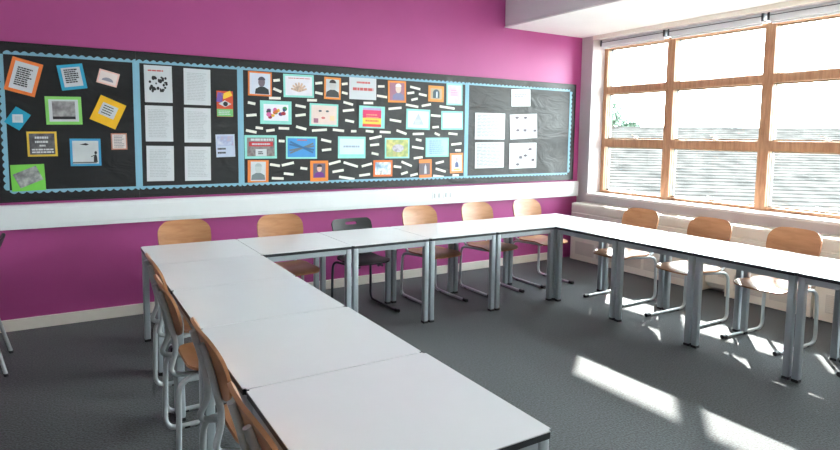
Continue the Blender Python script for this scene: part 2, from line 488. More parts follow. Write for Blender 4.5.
# ------------------------------------------------------------------ chairs (facing -Y at rest)
def seat_f(u, v):
    # u across, v front(-) to rear(+)
    z = 0.480 + 0.03*(u/0.2)**2*0.35 - 0.010*math.exp(-((v-0.06)/0.12)**2)
    if v < -0.13: z -= 1.3*(v+0.13)**2
    if v > 0.10: z += 1.6*(v-0.10)**2
    return (u, v, z)
def back_f(u, v):
    # u across, v from -0.135 (bottom) to 0.135 (top)
    t = v/0.135
    y = 0.250 + 0.030*t + 0.016*max(0, t)**2 - 0.022*(u/0.21)**2
    return (u, y, 0.784 + v - 0.28*u*u*max(0, t))
def shell_back_f(u, v):
    y = 0.212 + 0.055*(v/0.18) + 0.018*math.sin(v/0.18*2.2) + 0.03*max(0, v/0.18-0.4)**2 - 0.022*(u/0.21)**2
    return (u, y, 0.745 + v)
def make_chair():
    r = empty('classroom_chair', (0, 0, 0))
    so = [(x, y-0.035) for x, y in rrect(0.42, 0.43, 0.09, 8, 0.05)]
    seat = MB().sheet(so, seat_f, 0.013, rings=6).build('seat', M_PLY, r, smooth=True)
    bo = rrect(0.428, 0.27, 0.095, 10, 0.12)
    back = MB().sheet(bo, back_f, 0.013, rings=6).build('backrest', M_PLY, r, smooth=True)
    for s in (-1, 1):
        p = [(s*0.085, back_f(0.085, 0.085)[1]+0.021, 0.875), (s*0.090, back_f(0.09, 0.0)[1]+0.021, 0.79), (s*0.095, back_f(0.095, -0.10)[1]+0.022, 0.69),
             (s*0.115, 0.225, 0.585), (s*0.150, 0.268, 0.474), (s*0.145, 0.19, 0.452), (s*0.12, 0.02, 0.452)]
        MB().tube(p, 0.0135, seg=10, fillet=0.05).build('back_upright', M_CHROME, r, smooth=True)
        p = [(s*0.10, -0.14, 0.450), (s*0.155, 0.06, 0.450), (s*0.206, 0.235, 0.450), (s*0.212, 0.238, 0.28), (s*0.214, 0.245, 0.0145), (s*0.214, -0.285, 0.0145)]
        lg = MB().tube(p, 0.014, seg=10, fillet=0.075).build('skid_leg', M_CHROME, r, smooth=True)
        MB().tube([(s*0.214, -0.265, 0.0175), (s*0.214, -0.318, 0.0175)], 0.0175, seg=10).build('end_cap', M_BLACKP, lg, smooth=True)
        MB().box(s*0.214-0.014, s*0.214+0.014, 0.115, 0.145, 0.0, 0.012, 0.003).build('glide', M_BLACKP, lg)
    MB().tube([(-0.135, 0.10, 0.452), (0.135, 0.10, 0.452)], 0.011, seg=8).build('cross_bar', M_CHROME, r, smooth=True)
    for s in (-1, 1):
        q = back_f(s*0.088, 0.03)
        MB().cyl((q[0], q[1]+0.0085, q[2]), 0.010, 0.008, axis='y', seg=10).build('fixing', M_CHROME, back)
    return r
def make_black_chair(splayed):
    r = empty('plastic_chair', (0, 0, 0))
    so = rrect(0.42, 0.40, 0.08, 8, 0.08)
    MB().sheet(so, lambda u, v: (u, v, seat_f(u, v)[2]-0.008), 0.012, rings=6).build('seat', M_BLACKP, r, smooth=True)
    bo = rrect(0.43, 0.34, 0.05, 8, 0.10)
    lift = 0.085 if splayed else 0.0
    n = len(bo)
    hole = []
    for (x, y) in bo:
        a = math.atan2(y-0.125, x)
        hole.append((0.062*math.copysign(abs(math.cos(a))**0.5, math.cos(a)), 0.125+0.014*math.copysign(abs(math.sin(a))**0.5, math.sin(a))))
    def bf(u, v):
        p = shell_back_f(u, v)
        return (u, p[1]-0.005+lift*0.15, 0.665+v+lift)
    MB().sheet(bo, bf, 0.012, rings=6, hole=hole).build('backrest', M_BLACKP, r, smooth=True)
    if not splayed:
        for s in (-1, 1):
            MB().tube([(s*0.14, 0.18, 0.62), (s*0.145, 0.205, 0.54), (s*0.15, 0.19, 0.447), (s*0.13, 0.02, 0.434), (s*0.13, -0.14, 0.430)], 0.012, seg=10).build('back_upright', M_DARKTUBE, r, smooth=True)
            lg = MB().tube([(s*0.10, -0.12, 0.430), (s*0.155, 0.06, 0.432), (s*0.205, 0.235, 0.434), (s*0.212, 0.238, 0.28), (s*0.214, 0.245, 0.0135), (s*0.214, -0.265, 0.0135)], 0.0125, seg=10, fillet=0.075).build('skid_leg', M_DARKTUBE, r, smooth=True)
            MB().tube([(s*0.214, -0.25, 0.0175), (s*0.214, -0.30, 0.0175)], 0.0175, seg=10).build('end_cap', M_BLACKP, lg, smooth=True)
        MB().tube([(-0.14, 0.10, 0.434), (0.14, 0.10, 0.434)], 0.011, seg=8).build('cross_bar', M_DARKTUBE, r, smooth=True)
    else:
        for s in (-1, 1):
            MB().tube([(s*0.14, 0.18, 0.64), (s*0.145, 0.205, 0.55), (s*0.15, 0.19, 0.449), (s*0.15, -0.15, 0.434)], 0.012, seg=10).build('back_upright', M_CHROME, r, smooth=True)
            for e, yy, ym in ((-1, -0.235, -0.10), (1, 0.285, 0.185)):
                lg = MB().tube([(s*0.15, 0.07*e, 0.432), (s*0.17, ym, 0.430), (s*0.245, yy, 0.008)], 0.0125, seg=10, fillet=0.05).build('leg', M_CHROME, r, smooth=True)
                MB().cyl((s*0.245, yy, 0.009), 0.016, 0.018, seg=12).build('foot_cap', M_BLACKP, lg, smooth=True)
    return r

proto = make_chair()
G1 = 'wooden classroom chairs with silver skid frames'
R90 = PI/2
spots = [ # x, y, rz, label
    (0.886, 4.93, 0.02, 'wooden chair tucked in at the far left corner table, back to the wall'),
    (1.705, 4.92, -0.02, 'wooden chair beside the black plastic chair, on its left'),
    (3.218, 4.92, 0.02, 'wooden chair beside the black plastic chair, on its right'),
    (3.965, 4.92, -0.01, 'wooden chair of the back run, middle of the right three'),
    (4.711, 4.93, 0.0, 'wooden chair of the back run, nearest the window corner'),
    (4.945, 3.955, -R90+0.02, 'wooden chair on the window side, farthest of its row'),
    (4.935, 3.198, -R90-0.02, 'wooden chair on the window side, second from the corner'),
    (4.980, 2.492, -R90-0.04, 'wooden chair on the window side, third from the corner'),
    (4.960, 1.640, -R90, 'wooden chair on the window side, mostly past the right edge'),
    (0.720, 3.770, R90, 'wooden chair on the left side, farthest from the camera'),
    (0.690, 3.140, R90, 'wooden chair on the left side, second from the far corner'),
    (0.718, 2.295, R90, 'wooden chair on the left side, second nearest the camera'),
    (0.695, 1.590, R90, 'wooden chair on the left side, nearest the camera')]
for n, (x, y, rz, lab) in enumerate(spots):
    c = proto if n == 0 else copy_tree(proto)
    c.location = (x, y, 0); c.rotation_euler = (0, 0, rz)
    tag(c, lab, 'chair', G1)
bc = make_black_chair(False)
bc.location = (2.445, 4.93, 0); bc.rotation_euler = (0, 0, 0.03)
tag(bc, 'black plastic chair with a slotted back among the wooden chairs', 'chair')
sc_ = make_black_chair(True)
sc_.location = (-0.655, 4.93, 0); sc_.rotation_euler = (0, 0, -R90)
tag(sc_, 'dark chair with splayed silver legs cut off by the left edge', 'chair')

# ------------------------------------------------------------------ display boards
YF = DW - 0.03            # face of the boards
BX = [-0.50, 0.600, 1.510, 4.206, 6.028]
ZB0, ZB1 = 1.076, 2.366
ZI0, ZI1 = 1.125, 2.30    # border ring, outside
blabs = ['black display board on the left with colourful tilted cards', 'narrow black display board with six white printed sheets',
         'wide black display board crowded with coloured posters and strips', 'dark display board on the right with crumpled backing paper']
def scallop_strip(mb, x0, x1, z_in, z_out, amp, step, y0, y1):
    """horizontal strip whose z_out edge is wavy"""
    n = max(8, int(round((x1-x0)/step))*6)
    f = []
    for k in range(n+1):
        x = x0+(x1-x0)*k/n
        w = abs(math.sin(PI*(x-x0)/step))
        f.append((x, z_in, z_out + math.copysign(amp, z_out-z_in)*w))
    for (a, zi, za), (b, _, zb) in zip(f, f[1:]):
        mb.prism([(a, zi), (b, zi), (b, zb), (a, za)], y0, y1)
def scallop_side(mb, z0, z1, x_in, x_out, amp, step, y0, y1):
    n = max(8, int(round((z1-z0)/step))*6)
    f = []
    for k in range(n+1):
        z = z0+(z1-z0)*k/n
        f.append((z, x_out + math.copysign(amp, x_out-x_in)*abs(math.sin(PI*(z-z0)/step))))
    for (a, xa), (b, xb) in zip(f, f[1:]):
        mb.prism([(x_in, a), (xa, a), (xb, b), (x_in, b)], y0, y1)
for i in range(4):
    x0, x1 = BX[i], BX[i+1]
    r = empty('display_board', ((x0+x1)/2, DW, ZB0), 0, blabs[i], 'display board', 'display boards on the magenta wall')
    ox, oz = (x0+x1)/2, ZB0
    bk = MB().box(x0-ox+0.0005, x1-ox-0.0005, -0.03, 0, 0, ZB1-ZB0)
    bk.build('backing', M_BACK, r)
    for fz in ((ZB1-ZB0-0.012, ZB1-ZB0), (0, 0.012)):
        MB().box(x0-ox+0.0005, x1-ox-0.0005, -0.036, -0.0301, fz[0], fz[1], 0.002).build('frame_rail', M_BLACKP, r)
    if i == 0: MB().box(x0-ox+0.0005, x0-ox+0.012, -0.036, -0.0301, 0.0125, ZB1-ZB0-0.0125, 0.002).build('frame_side', M_BLACKP, r)
    if i == 3: MB().box(x1-ox-0.012, x1-ox-0.0005, -0.036, -0.0301, 0.0125, ZB1-ZB0-0.0125, 0.002).build('frame_side', M_BLACKP, r)
    bd = MB(); ya, yb = -0.033, -0.0301
    bx0 = (-0.362 if i == 0 else x0) - ox
    bx1 = (5.915 if i == 3 else x1) - ox
    wd = 0.028
    scallop_strip(bd, bx0, bx1, 2.266-oz, 2.279-oz, 0.018, 0.058, ya, yb)
    scallop_strip(bd, bx0, bx1, 1.176-oz, 1.163-oz, 0.018, 0.058, ya, yb)
    if i == 0: scallop_side(bd, 1.176-oz, 2.266-oz, bx0, bx0-0.022, 0.018, 0.058, ya, yb)
    else: bd.box(bx0, bx0+wd, ya, yb, 1.176-oz, 2.266-oz)
    if i == 3: scallop_side(bd, 1.176-oz, 2.266-oz, bx1, bx1+0.028, 0.018, 0.058, ya, yb)
    else: bd.box(bx1-wd, bx1, ya, yb, 1.176-oz, 2.266-oz)
    tag(bd.build('scalloped_border', M_BORDER, r), 'pale blue scalloped border')

# ---- posters: local x right, z up, y towards the wall
POST = {
'orange_word':(-0.230,2.093,0.214,0.275,-15.0),
'blue_word':(0.110,2.113,0.189,0.208,9.3),
'pink_small':(0.379,2.119,0.160,0.120,-14.5),
'green_photo':(0.040,1.831,0.262,0.232,1.3),
'yellow_tilt':(0.370,1.827,0.214,0.228,-24.3),
'yellow_photo':(-0.124,1.552,0.211,0.205,0.9),
'blue_bird':(0.188,1.482,0.231,0.232,0.2),
'brown_small':(0.448,1.575,0.126,0.143,0.8),
'blue_diamond':(-0.285,1.758,0.121,0.152,-33.8),
'green_tilt':(-0.232,1.276,0.235,0.217,1.6),
'p1':(0.780,2.090,0.232,0.327,0.3),
'p2':(1.114,2.081,0.237,0.330,-0.3),
'f1':(1.362,1.935,0.153,0.242,0.1),
'p3':(0.778,1.737,0.231,0.321,-0.1),
'p4':(1.110,1.728,0.237,0.320,-0.3),
'p5':(0.779,1.377,0.230,0.320,-0.6),
'p6':(1.105,1.371,0.233,0.318,-0.4),
'f2':(1.361,1.539,0.178,0.216,1.6),
'o1':(1.702,2.142,0.235,0.235,-0.6),
't1':(2.099,2.142,0.323,0.230,0.8),
'o2':(2.467,2.136,0.188,0.227,-1.0),
'w1':(2.820,2.150,0.322,0.230,-0.0),
't2':(1.860,1.868,0.320,0.230,-0.1),
't3':(2.372,1.858,0.319,0.232,-0.9),
'b1':(1.704,1.527,0.322,0.231,0.1),
'b2':(2.126,1.519,0.334,0.227,-0.4),
'b3':(2.691,1.521,0.324,0.233,-0.3),
'o3':(1.674,1.287,0.208,0.220,-1.1),
'o4':(2.317,1.276,0.199,0.216,-0.2),
't4':(2.931,1.850,0.315,0.239,-0.9),
'o5':(3.242,2.139,0.230,0.238,1.0),
'o6':(3.762,2.139,0.214,0.182,-0.4),
'c1':(4.021,2.143,0.228,0.250,1.0),
't5':(3.523,1.839,0.318,0.232,-0.7),
't6':(3.995,1.839,0.311,0.217,0.9),
'b4':(3.251,1.512,0.316,0.227,-0.1),
'b5':(3.789,1.522,0.321,0.223,0.5),
'o7':(3.070,1.289,0.239,0.181,-0.2),
'o8':(3.629,1.277,0.172,0.212,1.1),
'o9':(4.069,1.334,0.191,0.238,1.4),
's0':(5.052,2.147,0.318,0.215,2.4),
's1':(4.566,1.779,0.466,0.323,0.3),
's2':(5.111,1.787,0.455,0.313,3.1),
's3':(4.569,1.424,0.453,0.318,0.6),
's4':(5.113,1.414,0.457,0.325,1.1),
}
STRIPS = [
(1.87,2.186,0.067,8.5),
(1.877,2.089,0.087,-19.8),
(1.851,2.01,0.119,0.9),
(1.618,1.952,0.074,-9.6),
(1.615,1.836,0.101,5.8),
(2.316,2.183,0.079,7.7),
(2.317,2.08,0.083,-8.4),
(2.241,2.005,0.107,1.4),
(2.608,2.191,0.067,8.6),
(2.608,2.095,0.068,-11.2),
(2.118,1.94,0.111,-8.6),
(2.117,1.85,0.111,8.1),
(2.649,1.988,0.115,-12.7),
(2.652,1.915,0.132,6.8),
(2.666,1.802,0.105,-9.6),
(1.611,1.679,0.105,-10.9),
(1.691,1.713,0.074,-6.1),
(1.802,1.691,0.086,8.0),
(1.941,1.713,0.11,-1.5),
(2.123,1.72,0.113,-13.7),
(2.322,1.701,0.166,4.1),
(2.536,1.702,0.129,-5.0),
(2.714,1.695,0.064,0.8),
(1.916,1.586,0.061,-2.6),
(2.397,1.592,0.116,-11.8),
(2.401,1.497,0.106,6.0),
(1.845,1.345,0.103,-9.6),
(1.979,1.354,0.13,11.7),
(2.149,1.306,0.075,-8.5),
(1.987,1.253,0.104,-7.5),
(1.872,1.211,0.122,-3.8),
(2.494,1.361,0.137,13.1),
(2.68,1.338,0.175,-16.5),
(2.532,1.271,0.13,7.5),
(2.634,1.194,0.185,-9.4),
(3.044,2.187,0.081,3.0),
(3.055,2.079,0.126,-5.4),
(2.888,2.001,0.117,1.4),
(3.48,2.192,0.136,-9.4),
(3.422,2.134,0.092,8.7),
(3.472,2.065,0.086,13.2),
(3.582,2.12,0.106,-8.0),
(3.441,1.991,0.166,-7.0),
(3.632,2.005,0.128,10.9),
(3.922,1.988,0.215,-5.3),
(3.22,1.955,0.167,6.3),
(3.227,1.819,0.149,-7.3),
(3.764,1.888,0.133,-2.8),
(3.764,1.756,0.089,5.3),
(2.905,1.696,0.095,-5.3),
(3.098,1.69,0.137,-2.2),
(3.306,1.692,0.136,-17.2),
(3.529,1.675,0.151,2.0),
(3.788,1.675,0.076,-18.8),
(4.012,1.681,0.131,-4.2),
(2.978,1.63,0.152,10.7),
(2.967,1.55,0.112,5.3),
(2.973,1.451,0.087,-11.7),
(3.534,1.606,0.077,-10.3),
(3.525,1.517,0.157,-7.9),
(3.531,1.403,0.122,6.1),
(4.065,1.561,0.15,5.8),
(4.091,1.485,0.082,-0.2),
(2.873,1.33,0.128,12.9),
(3.258,1.303,0.098,-7.2),
(3.378,1.334,0.146,-20.8),
(3.35,1.23,0.089,14.9),
(3.477,1.208,0.102,10.7),
(2.847,1.222,0.133,5.9),
(3.83,1.345,0.116,10.1),
(3.845,1.253,0.147,-15.6),
(3.816,1.181,0.151,-7.1),
(4.062,1.186,0.091,-1.5)
]
def bars(mb, x0, x1, z0, z1, rows, y0, y1, fill=0.55, seed=1, ragged=0.25):
    rd = random.Random(seed); p = (z1-z0)/rows
    for k in range(rows):
        z = z1-(k+0.5)*p; x = x0
        end = x1-(x1-x0)*rd.random()*ragged
        while x < end-0.004:
            w = min(end-x, (x1-x0)*(0.08+0.16*rd.random()))
            mb.slab(x+w/2, z, w, p*fill, y0, y1)
            x += w+(x1-x0)*0.025
    return mb
def person(head, body, hair, y, cx, base, top, parent, tilt=0.0):
    """anonymous head and shoulders cut-out"""
    H = top-base
    MB().prism([(cx-0.42*H, base), (cx+0.42*H, base), (cx+0.38*H, base+0.28*H), (cx+0.14*H, base+0.42*H), (cx-0.14*H, base+0.42*H), (cx-0.38*H, base+0.28*H)], y-0.0012, y).build('shoulders', body, parent)
    MB().prism(ell(cx+tilt*H, base+0.68*H, 0.20*H, 0.27*H), y-0.0022, y-0.0013).build('head', head, parent)
    MB().prism(ell(cx+tilt*H, base+0.80*H, 0.215*H, 0.2*H, 14, 0, 180), y-0.0032, y-0.0023).build('hair', hair, parent)
def poster(key, lab, backcol, margin=0.0, group=None, cat='poster', sheet=None, name='poster', top=0.0):
    x, z, w, h, a = POST[key]
    r = empty(name, (x, YF-0.0032, z), 0, lab, cat, group)
    r.rotation_euler = (0, -math.radians(a), 0)
    MB().slab(0, 0, w, h, -0.002, 0).build('mount' if backcol else 'sheet', card(*backcol) if backcol else M_PAPER, r)
    if margin > 0:
        MB().slab(0, -top, w-2*margin, h-2*margin-2*abs(top), -0.0032, -0.0021).build('sheet', sheet or M_PAPER, r)
    return r, w, h
def pic(parent, w, h, m, cx=0, cz=0, ang=0, y=-0.0033, name='picture', t=0.0012):
    return MB().slab(cx, cz, w, h, y-t, y).build(name, m, parent)
def text(parent, x0, x1, z0, z1, rows, m=None, y=-0.0033, fill=0.5, seed=1, ragged=0.25, name='text_lines'):
    return bars(MB(), x0, x1, z0, z1, rows, y-0.0008, y, fill, seed, ragged).build(name, m or M_INK, parent)
YS = -0.0033
ORG, BLU, GRN, YEL, TUR = (246, 130, 62), (64, 170, 206), (140, 218, 110), (246, 190, 32), (150, 224, 214)
G_L = 'coloured cards on the left board'
r, w, h = poster('orange_word', 'large tilted orange card with a block of dark text, top left', ORG, 0.026, G_L)
text(r, -0.055, 0.055, -0.08, 0.075, 9, M_DINK, seed=3, fill=0.62)
r, w, h = poster('blue_word', 'tilted blue card with a block of dark text, right of the orange one', (50, 166, 204), 0.025, G_L)
text(r, -0.052, 0.052, -0.05, 0.068, 7, M_DINK, seed=4, fill=0.62)
r, w, h = poster('pink_small', 'small tilted pale pink card in the top right of its board', (240, 196, 184), 0.012, G_L, sheet=card(236, 222, 218))
MB().prism(ell(0, -0.028, 0.045, 0.03, 14, 0, 180), YS-0.001, YS).build('picture', card(150, 148, 160), r)
r, w, h = poster('green_photo', 'green card with a grey landscape photograph', GRN, 0.024, G_L)
pic(r, 0.165, 0.15, picture_mat('grey_scene', [(90, 88, 92), (150, 146, 150), (196, 194, 196)], 14), 0, 0.002)
MB().slab(0, -0.06, 0.165, 0.022, YS-0.0022, YS-0.0013).build('picture_band', M_DINK, r)
r, w, h = poster('yellow_tilt', 'steeply tilted yellow card with white text panel', YEL, 0.0, G_L)
pic(r, 0.128, 0.108, M_PAPER, -0.004, 0.012, y=-0.0021, name='sheet')
text(r, -0.05, 0.045, -0.03, 0.055, 4, M_DINK, seed=6, fill=0.4)
r, w, h = poster('yellow_photo', 'yellow framed dark photograph with white lettering', (236, 196, 70), 0.016, G_L, sheet=picture_mat('dark_scene', [(58, 56, 62), (92, 90, 98), (120, 118, 124)], 18))
text(r, -0.05, 0.055, 0.0, 0.07, 2, M_PAPER, seed=7, fill=0.5)
text(r, -0.02, 0.03, -0.025, -0.002, 1, M_PAPER, seed=8, fill=0.6)
text(r, -0.075, 0.08, -0.078, -0.035, 2, M_PAPER, seed=9, fill=0.6, ragged=0.05)
r, w, h = poster('blue_bird', 'blue framed picture of a flying bird above a standing figure', (62, 160, 208), 0.018, G_L, sheet=picture_mat('pale_grey_sky', [(190, 196, 198), (212, 216, 216)], 6))
MB().prism([(-0.045, 0.066), (-0.02, 0.072), (0.0, 0.078), (0.018, 0.072), (0.026, 0.066), (0.006, 0.058), (-0.016, 0.062)], YS-0.001, YS).build('bird', M_DINK, r)
f = MB().prism([(0.058, -0.085), (0.088, -0.085), (0.084, -0.04), (0.08, -0.02), (0.068, -0.02), (0.06, -0.04)], YS-0.001, YS)
f.prism(ell(0.075, -0.004, 0.010, 0.014), YS-0.001, YS); f.slab(0.052, -0.032, 0.03, 0.006, YS-0.001, YS, 25)
f.build('standing_figure', M_DINK, r)
MB().slab(-0.01, -0.088, 0.18, 0.012, YS-0.001, YS).build('ground_line', card(110, 112, 114), r)
r, w, h = poster('brown_small', 'small brown edged note with faint grey text', (190, 128, 108), 0.010, G_L, sheet=card(222, 210, 206))
text(r, -0.04, 0.04, -0.055, 0.055, 8, seed=12, fill=0.4)
r, w, h = poster('blue_diamond', 'turquoise blue card turned on its corner with a small white note', (36, 164, 200), 0.0, G_L)
s_ = MB().slab(0.0, 0.0, 0.072, 0.066, -0.0033, -0.0021, 34).build('note', M_PAPER, r)
MB().slab(0.0, 0.0, 0.04, 0.034, -0.0043, -0.0034, 34).build('picture', card(196, 204, 210), r)
r, w, h = poster('green_tilt', 'lime green card with a tilted grey photograph, bottom left', (126, 214, 84), 0.0, G_L)
MB().slab(0.0, 0.006, 0.175, 0.125, -0.0033, -0.0021, 22).build('photograph', picture_mat('grey_print', [(80, 80, 84), (150, 150, 152), (206, 206, 204)], 16), r)

G_S = 'white printed sheets in two columns'
names = {'p1': 'white sheet with a dark group picture, top of the left column', 'p2': 'white text sheet at the top of the right column',
         'p3': 'white text sheet in the middle of the left column', 'p4': 'white text sheet in the middle of the right column',
         'p5': 'white text sheet at the bottom of the left column', 'p6': 'white text sheet at the bottom of the right column'}
for k, (key, lab) in enumerate(names.items()):
    r, w, h = poster(key, lab, None, 0, G_S, 'sheet of paper', name='printed_sheet')
    if key == 'p1':
        text(r, -0.085, 0.08, 0.105, 0.13, 1, M_RINK, y=-0.0021, seed=20)
        g = MB(); rd = random.Random(5)
        for q in range(26):
            cx, cz = rd.uniform(-0.07, 0.07), rd.uniform(-0.07, 0.06)
            g.prism(ell(cx, cz, rd.uniform(0.007, 0.017), rd.uniform(0.008, 0.02), 10), -0.0029-q*0.00005, -0.0021)
        g.build('group_picture', M_DINK, r)
    else:
        text(r, -0.09, 0.09, -0.125, 0.13, 18, y=-0.0021, seed=20+k, fill=0.32, m=card(176, 180, 184))
r, w, h = poster('f1', 'colourful leaflet with a big printed eye', (216, 84, 52), 0.0, 'small colour leaflets', 'leaflet', name='leaflet')
MB().slab(0.02, 0.085, 0.09, 0.05, -0.0031, -0.0021, 24).build('yellow_flash', card(240, 200, 60), r)
MB().slab(-0.045, 0.06, 0.055, 0.09, -0.0031, -0.0021, -10).build('purple_flash', card(120, 90, 170), r)
MB().prism([(-0.06, 0.0), (0.0, 0.034), (0.06, 0.0), (0.0, -0.03)], -0.0042, -0.0032).build('eye_white', M_PAPER, r)
MB().prism(ell(0.005, 0.0, 0.022, 0.022), -0.0052, -0.0043).build('iris', M_DINK, r)
MB().slab(0, -0.083, 0.15, 0.07, -0.0031, -0.0021).build('green_panel', card(120, 200, 120), r)
text(r, -0.06, 0.06, -0.105, -0.06, 3, M_PAPER, y=-0.0032, seed=30)
r, w, h = poster('f2', 'pale blue and lilac leaflet with two dark words', (196, 206, 226), 0.0, 'small colour leaflets', 'leaflet', name='leaflet')
pic(r, 0.15, 0.09, picture_mat('lilac_print', [(240, 240, 244), (170, 180, 214), (226, 170, 160)], 12), 0, 0.045, y=-0.0021)
text(r, -0.075, 0.0, -0.085, -0.01, 2, M_DINK, y=-0.0021, seed=31, ragged=0.0, fill=0.45)

G_P = 'posters and pictures on the wide board'
r, w, h = poster('o1', 'orange edged picture of a person in a dark suit, top left', (238, 128, 58), 0.016, G_P, sheet=card(214, 222, 236))
person(card(120, 110, 120), card(44, 50, 54), card(80, 80, 96), YS, 0.02, -0.098, 0.07, r, -0.03)
r, w, h = poster('t1', 'turquoise poster with a ring of pale hands', TUR, 0.02, G_P, sheet=card(236, 232, 240))
text(r, -0.11, 0.12, 0.065, 0.085, 1, M_RINK, seed=40, ragged=0.0, fill=0.35)
g = MB()
for q in range(7):
    a = math.radians(15+25*q)
    g.prism([(0.012*math.cos(a+1.57), -0.05+0.012*math.sin(a+1.57)), (0.012*math.cos(a-1.57), -0.05+0.012*math.sin(a-1.57)), (0.085*math.cos(a-0.1), -0.05+0.085*math.sin(a-0.1)), (0.085*math.cos(a+0.1), -0.05+0.085*math.sin(a+0.1))], YS-0.001-q*0.0001, YS)
g.build('hands', picture_mat('skin_tones', [(170, 150, 146), (224, 190, 168), (150, 136, 136)], 20), r)
r, w, h = poster('o2', 'orange edged black and white portrait with dark hair', (240, 146, 66), 0.02, G_P)
person(card(206, 206, 206), card(70, 70, 72), M_DINK, YS, 0.0, -0.09, 0.09, r)
r, w, h = poster('w1', 'white poster with two lines of red lettering', None, 0, G_P)
text(r, -0.075, 0.085, 0.045, 0.085, 1, M_RINK, y=-0.0021, seed=42, ragged=0, fill=0.5)
text(r, -0.12, 0.125, -0.03, 0.02, 1, M_RINK, y=-0.0021, seed=43, ragged=0, fill=0.6)
r, w, h = poster('t2', 'turquoise poster with a bright multicoloured crowd picture', TUR, 0.034, G_P, sheet=card(240, 238, 246))
g = [(226, 120, 60), (60, 140, 90), (240, 190, 70), (110, 60, 120), (50, 70, 120), (170, 50, 60), (60, 60, 70), (220, 110, 170)]
rd = random.Random(11)
for q in range(16):
    c = g[q % 8]; cx, cz = rd.uniform(-0.09, 0.09), rd.uniform(-0.05, 0.04)
    MB().prism(ell(cx, cz, rd.uniform(0.014, 0.026), rd.uniform(0.014, 0.026), 10), YS-0.001-q*0.0001, YS).build('cartoon_figure', card(*c), r)
r, w, h = poster('t3', 'turquoise edged pale poster with two eyes and red lips', TUR, 0.018, G_P, sheet=card(236, 214, 206))
for s in (-1, 1): MB().prism(ell(s*0.04-0.005, 0.04, 0.018, 0.01), YS-0.001, YS).build('printed_eye', card(80, 90, 100), r)
MB().prism(ell(-0.01, -0.03, 0.022, 0.012), YS-0.001, YS).build('printed_lips', card(206, 110, 110), r)
MB().slab(-0.09, -0.06, 0.05, 0.045, YS-0.001, YS).build('corner_picture', card(170, 110, 130), r)
MB().slab(0.09, -0.03, 0.05, 0.05, YS-0.001, YS).build('side_picture', card(240, 214, 170), r)
r, w, h = poster('b1', 'turquoise edged poster with a red banner across a street photo', TUR, 0.024, G_P, sheet=picture_mat('street_scene', [(110, 90, 92), (150, 140, 140), (90, 84, 90)], 14))
text(r, -0.10, 0.12, 0.058, 0.085, 1, M_PAPER, seed=44, ragged=0, fill=0.8)
MB().slab(0.0, 0.028, 0.24, 0.045, YS-0.001, YS).build('red_banner', card(206, 60, 66), r)
text(r, -0.09, 0.09, 0.012, 0.044, 1, M_PAPER, y=YS-0.0011, seed=45, ragged=0, fill=0.5)
MB().slab(0.0, -0.055, 0.11, 0.07, YS-0.001, YS).build('white_panel', M_PAPER, r)
text(r, -0.03, 0.03, -0.075, -0.04, 2, M_DINK, y=YS-0.0011, seed=46, fill=0.6)
r, w, h = poster('b2', 'turquoise edged poster of criss-cross marks on bright blue', TUR, 0.018, G_P, sheet=card(70, 150, 216))
for s, an in ((1, 22), (-1, -24), (1, 10), (-1, -12)):
    MB().slab(0, -0.005*s, 0.27, 0.018, YS-0.001-0.0002*(an % 5), YS, an).build('crossing_mark', card(110, 120, 130) if s > 0 else card(60, 110, 160), r)
text(r, -0.05, 0.06, 0.065, 0.09, 1, M_RINK, y=YS-0.002, seed=47, ragged=0)
r, w, h = poster('b3', 'plain pale turquoise poster with one line of grey writing', TUR, 0.0, G_P)
pic(r, 0.285, 0.165, card(214, 232, 240), 0, 0.01, y=-0.0021, name='sheet')
text(r, -0.10, 0.09, -0.01, 0.03, 1, seed=48, ragged=0, fill=0.5, m=card(160, 178, 196))
r, w, h = poster('o3', 'orange edged pale sketch of a figure, bottom left', (238, 134, 64), 0.0, G_P)
pic(r, 0.15, 0.19, M_PAPER, 0, 0, y=-0.0021, name='sheet')
person(card(196, 204, 204), card(120, 132, 136), card(176, 186, 188), YS, 0.0, -0.085, 0.08, r)
r, w, h = poster('o4', 'orange edged portrait of a long haired person in purple', (240, 140, 56), 0.0, G_P)
pic(r, 0.135, 0.15, card(110, 96, 116), 0, 0.005, y=-0.0021, name='sheet')
person(card(226, 190, 170), card(120, 50, 140), card(50, 40, 46), YS, 0.0, -0.065, 0.07, r)
r, w, h = poster('t4', 'turquoise edged poster with red, pink and yellow stripes', TUR, 0.0, G_P)
for k, (z0, z1, c) in enumerate(((0.075, 0.10, (190, 170, 214)), (-0.01, 0.075, (226, 60, 110)), (-0.075, -0.01, (246, 214, 84)), (-0.105, -0.075, (232, 76, 76)))):
    MB().slab(0.0, (z0+z1)/2, 0.225, z1-z0, -0.0031, -0.0021).build('colour_stripe', card(*c), r)
text(r, -0.07, 0.08, -0.02, 0.04, 2, card(240, 150, 130), seed=50, y=-0.0032)
text(r, -0.08, 0.09, -0.06, -0.02, 1, card(226, 120, 80), seed=51, y=-0.0032)
r, w, h = poster('o5', 'orange edged portrait of a white haired person', (240, 146, 66), 0.022, G_P, sheet=card(170, 120, 140))
person(card(226, 206, 196), card(130, 130, 170), card(236, 236, 236), YS, 0.015, -0.09, 0.09, r)
r, w, h = poster('o6', 'small orange edged picture of a dark arch', (240, 156, 80), 0.03, G_P, sheet=card(190, 176, 150))
MB().prism([(-0.045, -0.05), (0.045, -0.05), (0.045, 0.01)] + ell(0, 0.01, 0.045, 0.04, 12, 0, 180) + [(-0.045, 0.01)], YS-0.001, YS).build('arch', card(70, 90, 100), r)
MB().slab(0.008, -0.01, 0.02, 0.07, YS-0.002, YS-0.0011).build('bright_doorway', card(220, 230, 240), r)
